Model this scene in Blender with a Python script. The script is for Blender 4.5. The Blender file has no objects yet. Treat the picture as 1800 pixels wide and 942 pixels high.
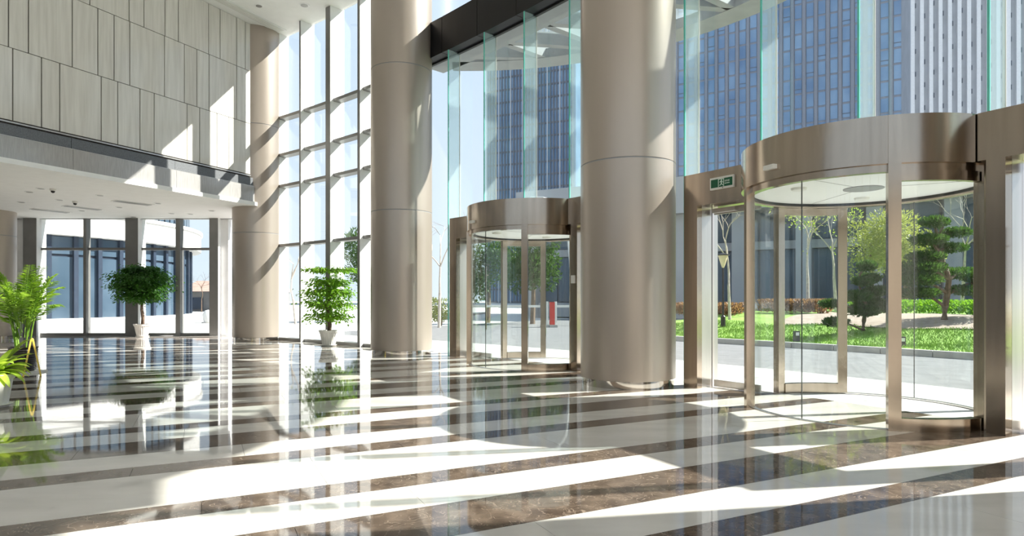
import bpy, math, random
from math import sin, cos, tan, radians as R, pi, sqrt, atan2, degrees
from mathutils import Vector

# ------------------------------------------------------------------ camera, sky, sun, exposure
scene = bpy.context.scene
col = scene.collection
F_PX = 1100.0; HOR = 525.0; CAM_H = 1.2
cam_d = bpy.data.cameras.new('camera')
cam_d.sensor_width = 36.0
cam_d.lens = 36.0 * F_PX / 1800.0
cam_d.shift_y = (HOR - 471.0) / 1800.0
cam_d.clip_start = 0.05; cam_d.clip_end = 600
cam = bpy.data.objects.new('camera', cam_d); col.objects.link(cam)
cam.location = (0, 0, CAM_H); cam.rotation_euler = (pi / 2, 0, 0)
scene.camera = cam

world = bpy.data.worlds.new('sky'); scene.world = world; world.use_nodes = True
wn = world.node_tree.nodes; wl = world.node_tree.links
bg = wn['Background']
tc = wn.new('ShaderNodeTexCoord'); sx = wn.new('ShaderNodeSeparateXYZ')
ramp = wn.new('ShaderNodeValToRGB')
ramp.color_ramp.elements[0].position = 0.0; ramp.color_ramp.elements[0].color = (0.80, 0.89, 1.0, 1)
ramp.color_ramp.elements[1].position = 0.9; ramp.color_ramp.elements[1].color = (0.52, 0.70, 1.0, 1)
wl.new(tc.outputs['Generated'], sx.inputs[0]); wl.new(sx.outputs['Z'], ramp.inputs[0])
wl.new(ramp.outputs[0], bg.inputs['Color']); bg.inputs['Strength'].default_value = 0.47

SUN_AZ = 80.4; SUN_EL = 40.0     # degrees right of the view direction, above the horizon
sd = bpy.data.lights.new('sun', 'SUN'); sd.energy = 6.0; sd.angle = R(0.6); sd.color = (1.0, 0.95, 0.87)
so = bpy.data.objects.new('sun', sd); col.objects.link(so)
_to = -Vector((sin(R(SUN_AZ)) * cos(R(SUN_EL)), cos(R(SUN_AZ)) * cos(R(SUN_EL)), sin(R(SUN_EL))))
so.rotation_euler = _to.to_track_quat('-Z', 'Y').to_euler(); so.location = (20, 10, 30)

scene.view_settings.view_transform = 'Standard'
scene.view_settings.look = 'None'
scene.view_settings.gamma = 1.0
scene.view_settings.use_curve_mapping = False
scene.view_settings.exposure = 1.3
scene.cycles.transparent_max_bounces = 48
scene.cycles.max_bounces = 10
scene.cycles.diffuse_bounces = 5
scene.cycles.glossy_bounces = 5

# ------------------------------------------------------------------ helpers
OX, OY = -32.1, -15.6            # centre of the curved facade
def P(r, phi, z=0.0):
    return Vector((OX + r * cos(R(phi)), OY + r * sin(R(phi)), z))
def at(x, y, Y):                  # a point of the picture at depth Y
    return Vector(((x - 900) / F_PX * Y, Y, CAM_H - (y - HOR) / F_PX * Y))
def at_z(x, y, z):                # a point of the picture on the level z
    Y = (z - CAM_H) * F_PX / (HOR - y)
    return Vector(((x - 900) / F_PX * Y, Y, z))
rnd = random.Random(7)

class MB:
    def __init__(s): s.v = []; s.f = []
    def add(s, vs, fs):
        n = len(s.v); s.v += [tuple(v) for v in vs]; s.f += [tuple(i + n for i in f) for f in fs]; return s
    def box(s, c, ax, ay, az, dx, dy, dz):       # centre, unit axes, full sizes
        c = Vector(c); ax = Vector(ax) * dx / 2; ay = Vector(ay) * dy / 2; az = Vector(az) * dz / 2
        vs = [c + i * ax + j * ay + k * az for k in (-1, 1) for j in (-1, 1) for i in (-1, 1)]
        return s.add(vs, [(0,2,3,1),(4,5,7,6),(0,1,5,4),(2,6,7,3),(0,4,6,2),(1,3,7,5)])
    def abox(s, x0, x1, y0, y1, z0, z1):
        return s.box(((x0+x1)/2,(y0+y1)/2,(z0+z1)/2),(1,0,0),(0,1,0),(0,0,1),x1-x0,y1-y0,z1-z0)
    def prism(s, pts, z0, z1):                    # convex/simple polygon, counter-clockwise
        n = len(pts)
        vs = [(p[0], p[1], z0) for p in pts] + [(p[0], p[1], z1) for p in pts]
        fs = [tuple(reversed(range(n))), tuple(range(n, 2*n))] + [(i, (i+1) % n, n+(i+1) % n, n+i) for i in range(n)]
        return s.add(vs, fs)
    def arc(s, cx, cy, r0, r1, a0, a1, z0, z1, n=16):   # curved bar, angles in degrees
        vs = []
        for i in range(n + 1):
            a = R(a0 + (a1 - a0) * i / n)
            for r, z in ((r0, z0), (r1, z0), (r1, z1), (r0, z1)):
                vs.append((cx + r * cos(a), cy + r * sin(a), z))
        fs = []
        for i in range(n):
            b = i * 4; d = b + 4
            for k in range(4):
                m = (k + 1) % 4
                fs.append((b + k, d + k, d + m, b + m))
        fs += [(0, 1, 2, 3), (n*4+3, n*4+2, n*4+1, n*4)]
        return s.add(vs, fs)
    def farc(s, r0, r1, p0, p1, z0, z1, n=8):
        return s.arc(OX, OY, r0, r1, p0, p1, z0, z1, n)
    def lathe(s, c, prof, n=32):                  # profile (r, z) bottom to top
        vs = []
        for r, z in prof:
            for i in range(n):
                a = 2 * pi * i / n; vs.append((c[0] + r * cos(a), c[1] + r * sin(a), c[2] + z))
        fs = []
        for k in range(len(prof) - 1):
            for i in range(n):
                j = (i + 1) % n; fs.append((k*n+i, k*n+j, (k+1)*n+j, (k+1)*n+i))
        if prof[0][0] > 1e-4: fs.append(tuple(reversed(range(n))))
        if prof[-1][0] > 1e-4: fs.append(tuple(range((len(prof)-1)*n, len(prof)*n)))
        return s.add(vs, fs)
    def tube(s, pts, rads, n=6):
        pts = [Vector(p) for p in pts]; vs = []; up = Vector((0.13, 0.21, 1)).normalized()
        for i, p in enumerate(pts):
            d = (pts[min(i+1, len(pts)-1)] - pts[max(i-1, 0)]).normalized()
            a = d.cross(up)
            if a.length < 1e-3: a = d.cross(Vector((1, 0, 0)))
            a.normalize(); b = d.cross(a)
            r = rads[i] if isinstance(rads, (list, tuple)) else rads
            vs += [p + r * (cos(2*pi*k/n) * a + sin(2*pi*k/n) * b) for k in range(n)]
        fs = [(i*n+k, i*n+(k+1) % n, (i+1)*n+(k+1) % n, (i+1)*n+k) for i in range(len(pts)-1) for k in range(n)]
        fs += [tuple(range(n)), tuple(reversed(range((len(pts)-1)*n, len(pts)*n)))]
        return s.add(vs, fs)
    def leaf(s, c, d, nrm, l, w):                 # pointed leaf with a fold along its midrib
        c = Vector(c); d = Vector(d).normalized(); sd_ = d.cross(Vector(nrm))
        if sd_.length < 1e-3: sd_ = d.cross(Vector((0.3, 1, 0.2)))
        sd_.normalize(); u = sd_.cross(d)
        m = c + d * l * .45
        return s.add([c, m + sd_*w/2 + u*w*.15, c + d*l - u*l*.12, m - sd_*w/2 + u*w*.15], [(0, 1, 2), (0, 2, 3)])
    def build(s, name, mat, parent=None, smooth=False):
        me = bpy.data.meshes.new(name); me.from_pydata(s.v, [], s.f); me.update()
        if smooth:
            me.polygons.foreach_set('use_smooth', [True] * len(me.polygons)); me.set_sharp_from_angle(angle=R(35))
        me.materials.append(M[mat] if isinstance(mat, str) else mat)
        o = bpy.data.objects.new(name, me); col.objects.link(o); o.parent = parent
        return o

def tag(o, label=None, cat=None, group=None, kind=None):
    if label: o['label'] = label
    if cat: o['category'] = cat
    if group: o['group'] = group
    if kind: o['kind'] = kind
    return o
def empty(name, loc=(0, 0, 0), label=None, cat=None, group=None, kind=None):
    o = bpy.data.objects.new(name, None); col.objects.link(o); o.location = loc; o.empty_display_size = .1
    return tag(o, label, cat, group, kind)
def keep(o, parent):              # parent a mesh given in world coordinates to a moved empty
    o.parent = parent; o.matrix_parent_inverse = parent.matrix_basis.inverted(); return o
def part(mb, name, mat, parent, smooth=False):
    return keep(mb.build(name, mat, None, smooth), parent)
def inst(name, mesh, loc, rz, parent):
    o = bpy.data.objects.new(name, mesh); col.objects.link(o); o.location = loc; o.rotation_euler = (0, 0, rz)
    if parent is not None: keep(o, parent)
    return o

# ------------------------------------------------------------------ materials
M = {}
def mat(name, c, rough=.5, metal=0.0, var=0.0, scale=4.0, stretch=(1, 1, 1), bump=0.0, bscale=None, c2=None, spec=None, ior=None, detail=4.0, aniso=0, trans=0):
    m = bpy.data.materials.new(name); m.use_nodes = True; nt = m.node_tree; b = nt.nodes['Principled BSDF']
    b.inputs['Roughness'].default_value = rough; b.inputs['Metallic'].default_value = metal
    b.inputs['Base Color'].default_value = (*c, 1)
    if ior: b.inputs['IOR'].default_value = ior
    if spec is not None: b.inputs['Specular IOR Level'].default_value = spec
    g = nt.nodes.new('ShaderNodeNewGeometry'); mp = nt.nodes.new('ShaderNodeMapping'); mp.inputs['Scale'].default_value = stretch
    nt.links.new(g.outputs['Position'], mp.inputs['Vector'])
    if var or c2:
        n = nt.nodes.new('ShaderNodeTexNoise'); n.inputs['Scale'].default_value = scale; n.inputs['Detail'].default_value = detail
        nt.links.new(mp.outputs[0], n.inputs['Vector'])
        r = nt.nodes.new('ShaderNodeValToRGB'); r.color_ramp.elements[0].position = .32; r.color_ramp.elements[1].position = .68
        c2_ = c2 if c2 else tuple(min(1, x * (1 + var)) for x in c)
        c1_ = c if c2 else tuple(x * (1 - var) for x in c)
        r.color_ramp.elements[0].color = (*c1_, 1); r.color_ramp.elements[1].color = (*c2_, 1)
        nt.links.new(n.outputs['Fac'], r.inputs[0]); nt.links.new(r.outputs[0], b.inputs['Base Color'])
    if bump:
        n2 = nt.nodes.new('ShaderNodeTexNoise'); n2.inputs['Scale'].default_value = bscale or scale; n2.inputs['Detail'].default_value = 2
        nt.links.new(mp.outputs[0], n2.inputs['Vector'])
        bp = nt.nodes.new('ShaderNodeBump'); bp.inputs['Strength'].default_value = bump; bp.inputs['Distance'].default_value = .02
        nt.links.new(n2.outputs['Fac'], bp.inputs['Height']); nt.links.new(bp.outputs[0], b.inputs['Normal'])
    M[name] = m; return m
def glass(name, tint, haze=0.0, haze_col=(.8, .9, .9), f0=.035):
    m = bpy.data.materials.new(name); m.use_nodes = True; nt = m.node_tree
    for n in list(nt.nodes): nt.nodes.remove(n)
    out = nt.nodes.new('ShaderNodeOutputMaterial'); t = nt.nodes.new('ShaderNodeBsdfTransparent'); t.inputs[0].default_value = (*tint, 1)
    gl = nt.nodes.new('ShaderNodeBsdfGlossy'); gl.inputs['Roughness'].default_value = 0.0; gl.inputs['Color'].default_value = (1, 1, 1, 1)
    lw = nt.nodes.new('ShaderNodeLayerWeight'); lw.inputs['Blend'].default_value = .5
    pw = nt.nodes.new('ShaderNodeMath'); pw.operation = 'POWER'; pw.inputs[1].default_value = 5
    ma = nt.nodes.new('ShaderNodeMath'); ma.operation = 'MULTIPLY_ADD'; ma.inputs[1].default_value = .7; ma.inputs[2].default_value = f0
    nt.links.new(lw.outputs['Facing'], pw.inputs[0]); nt.links.new(pw.outputs[0], ma.inputs[0])
    mx = nt.nodes.new('ShaderNodeMixShader'); nt.links.new(ma.outputs[0], mx.inputs[0])
    src = t
    if haze:
        d = nt.nodes.new('ShaderNodeBsdfDiffuse'); d.inputs[0].default_value = (*haze_col, 1)
        tr = nt.nodes.new('ShaderNodeBsdfTranslucent'); tr.inputs[0].default_value = (*haze_col, 1)
        m2 = nt.nodes.new('ShaderNodeMixShader'); m2.inputs[0].default_value = .5
        nt.links.new(d.outputs[0], m2.inputs[1]); nt.links.new(tr.outputs[0], m2.inputs[2])
        m3 = nt.nodes.new('ShaderNodeMixShader'); m3.inputs[0].default_value = haze
        nt.links.new(t.outputs[0], m3.inputs[1]); nt.links.new(m2.outputs[0], m3.inputs[2]); src = m3
    nt.links.new(src.outputs[0], mx.inputs[1]); nt.links.new(gl.outputs[0], mx.inputs[2]); nt.links.new(mx.outputs[0], out.inputs[0])
    M[name] = m; return m
def leafmat(name, c, c2):
    m = mat(name, c, .45, c2=c2, scale=9)
    nt = m.node_tree; b = nt.nodes['Principled BSDF']; out = nt.nodes['Material Output']
    tr = nt.nodes.new('ShaderNodeBsdfTranslucent'); mx = nt.nodes.new('ShaderNodeMixShader'); mx.inputs[0].default_value = .4
    tr.inputs[0].default_value = (c2[0]*1.3, c2[1]*1.3, c2[2]*.8, 1)
    nt.links.new(b.outputs[0], mx.inputs[1]); nt.links.new(tr.outputs[0], mx.inputs[2]); nt.links.new(mx.outputs[0], out.inputs[0])

glass('clear_glass', (.95, .975, .97))
glass('door_glass', (.955, .978, .972))
glass('fin_glass', (.88, .95, .955), haze=.24, haze_col=(.80, .94, .97))
glass('canopy_glass', (.92, .96, .96), haze=.15, haze_col=(.85, .9, .9))
mat('fin_edge', (.10, .50, .42), .2, c2=(.16, .60, .50), scale=3)
mat('light_marble', (.60, .57, .525), .035, c2=(.70, .67, .625), scale=1.6, stretch=(1, 2.2, 1), ior=1.6, bump=.018, bscale=2.2)
def dark_marble():
    m = mat('dark_marble', (.060, .043, .033), .04, c2=(.15, .112, .085), scale=7, ior=1.6, bump=.018, bscale=2.2, detail=8)
    nt = m.node_tree; b = nt.nodes['Principled BSDF']
    v = nt.nodes.new('ShaderNodeTexNoise'); v.inputs['Scale'].default_value = 9; v.inputs['Detail'].default_value = 8; v.inputs['Distortion'].default_value = .9
    g = nt.nodes.new('ShaderNodeNewGeometry'); nt.links.new(g.outputs['Position'], v.inputs['Vector'])
    s = nt.nodes.new('ShaderNodeMath'); s.operation = 'SUBTRACT'; s.inputs[1].default_value = .5; nt.links.new(v.outputs['Fac'], s.inputs[0])
    a = nt.nodes.new('ShaderNodeMath'); a.operation = 'ABSOLUTE'; nt.links.new(s.outputs[0], a.inputs[0])
    r = nt.nodes.new('ShaderNodeValToRGB'); r.color_ramp.elements[0].position = 0; r.color_ramp.elements[0].color = (1, 1, 1, 1)
    r.color_ramp.elements[1].position = .010; r.color_ramp.elements[1].color = (0, 0, 0, 1); nt.links.new(a.outputs[0], r.inputs[0])
    mx = nt.nodes.new('ShaderNodeMix'); mx.data_type = 'RGBA'; mx.inputs['B'].default_value = (.27, .21, .165, 1)
    old = b.inputs['Base Color'].links[0].from_socket
    nt.links.new(r.outputs[0], mx.inputs['Factor']); nt.links.new(old, mx.inputs['A']); nt.links.new(mx.outputs['Result'], b.inputs['Base Color'])
dark_marble()
mat('joint', (.22, .20, .18), .6, var=.1)
mat('column_metal', (.47, .405, .35), .33, .55, var=.05, scale=1.2, stretch=(1, 1, .25))
mat('polished_steel', (.62, .58, .54), .08, 1.0, var=.04, scale=2)
mat('brushed_steel', (.46, .385, .315), .17, 1.0, var=.10, scale=3, stretch=(3, 3, .25))
mat('satin_steel', (.60, .57, .54), .3, 1.0, var=.06, scale=3, stretch=(4, 4, .3))
mat('white_ceiling', (.88, .875, .86), .7, var=.02)
mat('wall_stone', (.64, .615, .57), .10, c2=(.76, .735, .69), scale=9, stretch=(1.6, 1.6, .10), detail=6, ior=1.5)
mat('dark_gap', (.05, .04, .035), .6, var=.1)
mat('mesh_metal', (.16, .165, .175), .45, .5, var=.25, scale=60)
mat('fascia_stone', (.42, .40, .39), .22, .3, c2=(.50, .48, .465), scale=40, stretch=(1, 1, .1))
mat('mullion_grey', (.24, .235, .23), .4, .4, var=.05)
mat('mullion_white', (.80, .80, .80), .4, 0, var=.03)
mat('black_cladding', (.009, .0085, .010), .35, 0, spec=.25, var=.2, scale=1.5)
mat('soffit_grey', (.30, .31, .33), .5, 0, var=.06)
mat('white_disc', (.86, .86, .85), .5, var=.01)
mat('grey_disc', (.30, .29, .28), .4, .3, var=.05)
mat('black_rubber', (.02, .02, .02), .5, var=.1)
mat('plastic_white', (.75, .74, .70), .4, var=.03)
mat('sign_green', (.005, .10, .045), .35, var=.08)
mat('sign_white', (.75, .90, .80), .4, var=.02)
mat('paving', (.44, .43, .41), .75, c2=(.52, .51, .49), scale=.8)
mat('asphalt', (.16, .16, .165), .85, c2=(.20, .20, .205), scale=3)
mat('kerb_stone', (.45, .44, .42), .8, var=.08)
mat('grass', (.16, .30, .04), .9, c2=(.30, .46, .09), scale=2.2, bump=.6, bscale=30)
mat('mulch', (.30, .23, .18), .95, c2=(.42, .34, .28), scale=6)
mat('bark', (.10, .065, .045), .85, c2=(.20, .14, .10), scale=14)
mat('pale_bark', (.42, .36, .31), .85, c2=(.58, .52, .46), scale=10)
mat('soil', (.04, .028, .02), .95, var=.3, scale=30)
leafmat('leaf_dark', (.02, .075, .012), (.05, .16, .02))
leafmat('leaf_bright', (.09, .22, .015), (.22, .42, .035))
leafmat('leaf_palm', (.12, .26, .02), (.30, .46, .06))
leafmat('leaf_lime', (.26, .42, .04), (.48, .62, .10))
leafmat('leaf_pine', (.02, .06, .016), (.06, .13, .03))
leafmat('leaf_olive', (.16, .21, .05), (.34, .38, .12))
leafmat('leaf_red', (.16, .07, .05), (.28, .16, .10))
mat('pot_white', (.72, .70, .67), .4, var=.04)
mat('pot_black', (.018, .014, .012), .3, var=.3, scale=20)
mat('sign_yellow', (.78, .58, .10), .4, var=.04)
mat('bld_white', (.74, .72, .70), .7, var=.04, scale=1)
mat('bld_glass', (.045, .075, .11), .1, 0, c2=(.09, .13, .18), scale=.35, ior=1.45)
mat('bld_mullion', (.03, .045, .075), .4, .2, var=.1)
mat('tower_glass', (.10, .19, .34), .15, 0, c2=(.20, .32, .48), scale=.12, detail=2)
mat('tower_pier', (.20, .22, .27), .6, 0, var=.08)
mat('tower_white', (.66, .66, .68), .6, var=.05)
mat('tower_pale', (.40, .41, .44), .6, var=.08, scale=.4)
mat('tower_dark', (.10, .115, .15), .4, var=.15, scale=.3)
mat('concrete', (.34, .35, .37), .7, var=.06, scale=.5)
mat('old_brick', (.17, .165, .165), .9, var=.2, scale=1)
mat('roof_tile', (.40, .27, .22), .9, var=.15, scale=2)
mat('lamp_black', (.012, .012, .014), .4, var=.1)
mat('lamp_glass', (.75, .62, .42), .3, var=.1)
mat('red_paint', (.62, .06, .05), .4, var=.05)
mat('grey_paint', (.45, .46, .47), .5, var=.04)

# ------------------------------------------------------------------ floor
U = Vector((.898, .44)); U.normalize(); N_ = Vector((-U.y, U.x))
floor = MB()
arc_pts = [tuple(P(42.62, 20 + i * 1.0).xy) for i in range(0, 36)]
floor.prism([(-22, -7), (9.3, -7)] + arc_pts + [(-8.6, 20.45), (-22, 20.45)], -.16, -.021)
floor = tag(floor.build('floor', 'joint'), kind='structure')
def strip_range(m):
    # from the left bound to the curved facade / back glazing along the strip direction
    o = N_ * m; rel = o - Vector((OX, OY)); b = rel.dot(U); c = rel.dot(rel) - 42.6 ** 2
    u1 = -b + sqrt(max(b * b - c, 0)); u1 = min(u1, (20.4 - o.y) / U.y)
    u0 = max((-21.5 - o.x) / U.x, (-6.5 - o.y) / U.y)
    return u0, u1
stripes = []
m0 = 3.22 - 2.64 * 4
while m0 < 28:
    # wide dark, light, narrow dark, wide light, narrow dark, light
    e = [m0 - .245, m0 + .245, m0 + .67, m0 + .93, m0 + 1.71, m0 + 1.97, m0 + 2.64 - .245]
    for j in range(6):
        stripes.append((e[j], e[j + 1], 'light_marble' if j % 2 else 'dark_marble', 1.9))
    m0 += 2.64
slabs = []
for si, (ma_, mb_, mt, ln) in enumerate(stripes):
    a0, a1 = strip_range(ma_); b0, b1 = strip_range(mb_)
    if max(a1, b1) <= min(a0, b0) + .1: continue
    lo, hi = max(a0, b0), max(a1, b1)
    off = (si * .73) % ln; k = math.floor((lo - off) / ln)
    g = .0012
    while True:
        s0 = off + k * ln; s1 = s0 + ln; k += 1
        if s0 >= hi: break
        if s1 <= lo: continue
        s0 = max(s0, lo)
        if hi - s1 < .5: s1 = hi
        pa0, pa1 = s0 + g, min(s1, a1) - g; pb0, pb1 = s0 + g, min(s1, b1) - g
        if pa1 <= pa0 + .02 or pb1 <= pb0 + .02:
            pa1 = max(pa1, pa0 + .02); pb1 = max(pb1, pb0 + .02)
        q = [U * pa0 + N_ * (ma_ + g), U * pa1 + N_ * (ma_ + g), U * pb1 + N_ * (mb_ - g), U * pb0 + N_ * (mb_ - g)]
        c = sum(q, Vector((0, 0))) / 4
        inview = c.y > 2.2 and abs(c.x / max(c.y, .1)) < .9
        slabs.append((0 if inview else 1, c.length, q, mt))
        if s1 >= hi: break
slabs.sort(key=lambda t: (t[0], t[1]))
rest = {'dark_marble': MB(), 'light_marble': MB()}
for i, (iv, d, q, mt) in enumerate(slabs):
    if iv == 0 and i < 296:
        MB().prism(q, -.02, 0).build('marble_slab', mt, floor)
    else: rest[mt].prism(q, -.02, 0)
for mt, mb in rest.items():
    tag(mb.build('marble_paving', mt, floor), kind='stuff')

# ------------------------------------------------------------------ left wall, mezzanine, ceiling
W0 = Vector((-7.31, 17.6)); WD = Vector((-.419, -.908)).normalized()      # from the corner column towards the viewer
WN = Vector((.908, -.419)).normalized()                                  # into the hall
def wp(s, off=0.0, z=0.0):
    p = W0 + WD * s + WN * off; return Vector((p.x, p.y, z))
def s_of(px):                     # where the line of sight of a picture column meets the wall
    k = (px - 900) / F_PX
    return (W0.x - k * W0.y) / (k * WD.y - WD.x)
S_END = 23.0
def wbox(mb, s0, s1, o0, o1, z0, z1):
    c = (wp(s0, o0) + wp(s1, o1)) / 2; c.z = (z0 + z1) / 2
    return mb.box(c, (WD.x, WD.y, 0), (WN.x, WN.y, 0), (0, 0, 1), abs(s1 - s0), abs(o1 - o0), z1 - z0)
wall = tag(wbox(MB(), .05, S_END, -.35, -.03, 3.90, 8.95).build('wall_left', 'dark_gap'), kind='structure')
rows = [(4.69, 6.095, [22.5, 73, 105, 178, 207, 246, 271, 329, 351, 381, 402]),
        (6.11, 7.565, [15, 50, 127, 172, 200.5, 228, 289, 324, 346, 367.5, 416]),
        (7.58, 8.89, [-30, 60, 129, 158, 227, 253, 290, 313.5, 366.6, 387, 416, 431])]
for z0, z1, js in rows:
    ss = sorted(s_of(x) for x in js); e = ss[-1]
    rr = random.Random(int(z0 * 100))
    while e < S_END - 1.5:
        e += rr.choice([.55, .75, 1.1, 1.5]); ss.append(e)
    ss = [.06] + ss + [S_END]
    for a, b in zip(ss[:-1], ss[1:]):
        if b - a > .05: wbox(MB(), a + .012, b - .012, -.03, .0 + rr.random() * .004, z0, z1).build('stone_panel', 'wall_stone', wall)
# fascia of the mezzanine
s = 0.06
while s < S_END - .1:
    e = min(s + 2.4, S_END)
    wbox(MB(), s + .003, e - .003, -.03, .10, 4.345, 4.575).build('mesh_grille', 'mesh_metal', wall)
    wbox(MB(), s + .003, e - .003, -.03, .16, 3.90, 4.335).build('fascia_panel', 'fascia_stone', wall)
    s = e
wbox(MB(), .06, S_END, -.03, .13, 4.335, 4.35).build('trim_strip', 'satin_steel', wall)
wbox(MB(), .06, S_END, -.03, .02, 4.63, 4.66).build('trim_strip', 'satin_steel', wall)
mz = MB()
f0 = wp(0.0, .20); f1 = wp(S_END, .20)
mz.prism([(f1.x, f1.y), (f0.x, f0.y), (-8.6, 20.45), (-22, 20.45), (-22, f1.y)], 3.80, 3.90)
mezz = tag(mz.build('ceiling_mezzanine', 'white_ceiling'), kind='structure')
wb = tag(MB().abox(-22, -8.4, 20.3, 20.6, 3.80, 8.95).build('wall_back', 'bld_white'), kind='structure')
tag(MB().abox(-22, 9.6, -7.3, -7.0, 0, 4.2).build('wall_rear', 'wall_stone'), kind='structure')
tag(MB().abox(-22.3, -22, -7, 20.45, 0, 8.95).build('wall_far_left', 'wall_stone'), kind='structure')
w4 = empty('added_rear_window', (-6, -7.15, 4.2), kind='structure')  # unseen glazing above the rear wall, added to let more daylight in
for k in range(17):
    part(MB().abox(-22 + k * 1.96, -21.9 + k * 1.96, -7.3, -7.0, 4.2, 8.9), 'mullion', 'mullion_grey', w4)
    if k < 16: part(MB().abox(-21.9 + k * 1.96, -20.04 + k * 1.96, -7.16, -7.14, 4.2, 8.9), 'pane', 'clear_glass', w4)
cl = MB()
cl.prism([(-22, -7), (9.3, -7)] + [tuple(P(42.5, 20 + i).xy) for i in range(0, 35)] + [(-7.6, 20.45), (-22, 20.45)], 8.9, 9.5)
ceil = tag(cl.build('ceiling', 'white_ceiling'), kind='structure')
def downlight(p, label, r=.09):
    t = empty('downlight', p, label, 'downlight', 'recessed ceiling fittings')
    part(MB().lathe(p, [(r, -.012), (r * 1.15, -.006), (r * 1.15, .002)], 20), 'trim_ring', 'white_disc', t)
    part(MB().lathe(p, [(r * .78, -.016), (r * .78, -.010)], 16), 'reflector', 'grey_disc', t)
for (x, y) in ((38, 355), (52, 337), (72, 331), (105, 351), (144, 370), (176, 343), (210, 364), (235, 381), (278, 357), (302, 375), (335, 376), (372, 370)):
    downlight(at_z(x, y, 3.80), 'small round downlight recessed in the white mezzanine soffit')
downlight(at_z(535, 9, 8.9), 'dark slatted round downlight in the high white ceiling', .12)
downlight(at_z(455, 10, 8.9), 'small plain downlight in the high ceiling above the stone panels', .10)
for i, (xa, ya, xb, yb) in enumerate(((200, 352, 266, 360), (113, 361, 178, 368.5), (56, 366.5, 122, 373.5))):
    a = at_z(xa, ya, 3.80); b = at_z(xb, yb, 3.80); c = (a + b) / 2; d = (b - a); L = d.length; d.normalize(); nn = Vector((-d.y, d.x, 0))
    t = empty('linear_diffuser', c, 'dark slot air diffuser in the mezzanine soffit, ' + ('nearest the fascia' , 'middle one of three', 'furthest from the fascia')[i], 'air diffuser', 'slot diffusers')
    part(MB().box(c + Vector((0, 0, -.006)), d, nn, (0, 0, 1), L, .34, .016), 'frame', 'white_disc', t)
    for k in (-1, 0, 1):
        part(MB().box(c + nn * k * .09 + Vector((0, 0, -.017)), d, nn, (0, 0, 1), L - .08, .07, .010), 'slot', 'grey_disc', t)
a = at_z(432, 22, 8.9); 
t = empty('air_grille', a, 'long pale air grille flush in the high ceiling beside the stone panels', 'air grille')
part(MB().box(a + Vector((0, 0, -.008)), (WD.x, WD.y, 0), (WN.x, WN.y, 0), (0, 0, 1), 2.6, .35, .018), 'frame', 'white_disc', t)
for k in range(4): part(MB().box(a + Vector((WN.x, WN.y, 0)) * (k - 1.5) * .07 + Vector((0, 0, -.02)), (WD.x, WD.y, 0), (WN.x, WN.y, 0), (0, 0, 1), 2.5, .04, .010), 'louvre', 'plastic_white', t)
for i, (x, y) in enumerate(((93, 332), (132, 354))):
    p = at_z(x, y, 3.80)
    t = empty('security_camera', p, 'small dome camera under the mezzanine soffit, ' + ('close to the fascia', 'between the slot diffusers')[i], 'camera', 'soffit cameras')
    part(MB().lathe(p, [(.05, -.05), (.065, -.03), (.065, 0)], 16), 'housing', 'plastic_white', t)
    part(MB().lathe(p, [(.005, -.10), (.035, -.085), (.045, -.05)], 16), 'dome', 'black_rubber', t, True)

# ------------------------------------------------------------------ columns
def column(c, label, r=.663, ring='polished_steel'):
    t = empty('column', (c[0], c[1], 0), label, 'column', 'metal clad columns')
    part(MB().lathe((c[0], c[1], 0), [(r * .965, 0), (r * .965, .10)], 64), 'base_ring', ring, t, True)
    z = .10
    for k in range(3):
        z1 = 3.07 * (k + 1) - .006
        part(MB().lathe((c[0], c[1], 0), [(r - .02, z), (r, z + .006), (r, z1 - .006), (r - .02, z1)], 96), 'cladding_drum', 'column_metal', t, True)
        part(MB().lathe((c[0], c[1], 0), [(r - .007, z1 - .004), (r - .007, z1 + .011)], 64), 'joint', 'soffit_grey', t, True)
        z = z1 + .007
C1 = (1.64, 8.88); C2 = (-2.42, 13.71); C3 = (-7.42, 18.2); C0 = (4.95, 3.53)
column(C1, 'champagne metal round column standing between the two round glass entrances')
column(C2, 'champagne metal round column where the black header meets the mullioned glazing')
column(C3, 'champagne metal round column at the corner of the stone panelled wall')
column((-15.55, 18.6), 'dark metal round column behind the potted palm')
column(C0, 'champagne metal round column beside the swing door of the lawn-side entrance')

# ------------------------------------------------------------------ back glazing (under the mezzanine)
YB = 20.3
wb1 = empty('window_1', (-13, YB, 0), kind='structure')
def bx(px): return (px - 900) / F_PX * YB
xs_big = [(45.5, 68.5), (224, 246), (371, 386)]
xs_thin = [(147, 152), (309, 317)]
edges = []
for a, b in xs_big:
    xa, xb = bx(a), bx(b); edges.append((xa, xb))
    part(MB().abox(xa, xb, YB - .12, YB + .30, 0, 3.80), 'mullion', 'mullion_grey', wb1)
    part(MB().abox(xb, xb + .012, YB - .115, YB + .30, 0, 3.80), 'mullion_side', 'mullion_white', wb1)
for a, b in xs_thin:
    xa, xb = bx(a), bx(b); edges.append((xa, xb))
    part(MB().abox(xa, xb, YB - .02, YB + .2, 0, 3.80), 'mullion', 'mullion_grey', wb1)
edges += [(-22.2, -22.0), (bx(5), bx(16)), (bx(403), bx(411))]
part(MB().abox(bx(386.5), bx(400), YB + .05, YB + .32, 0, 3.80), 'white_pier', 'mullion_white', wb1)
part(MB().abox(bx(17), bx(38), YB + .05, YB + .32, 0, 3.80), 'white_pier', 'mullion_white', wb1)
edges += [(bx(386.5), bx(400)), (bx(17), bx(38))]
edges.sort()
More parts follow.
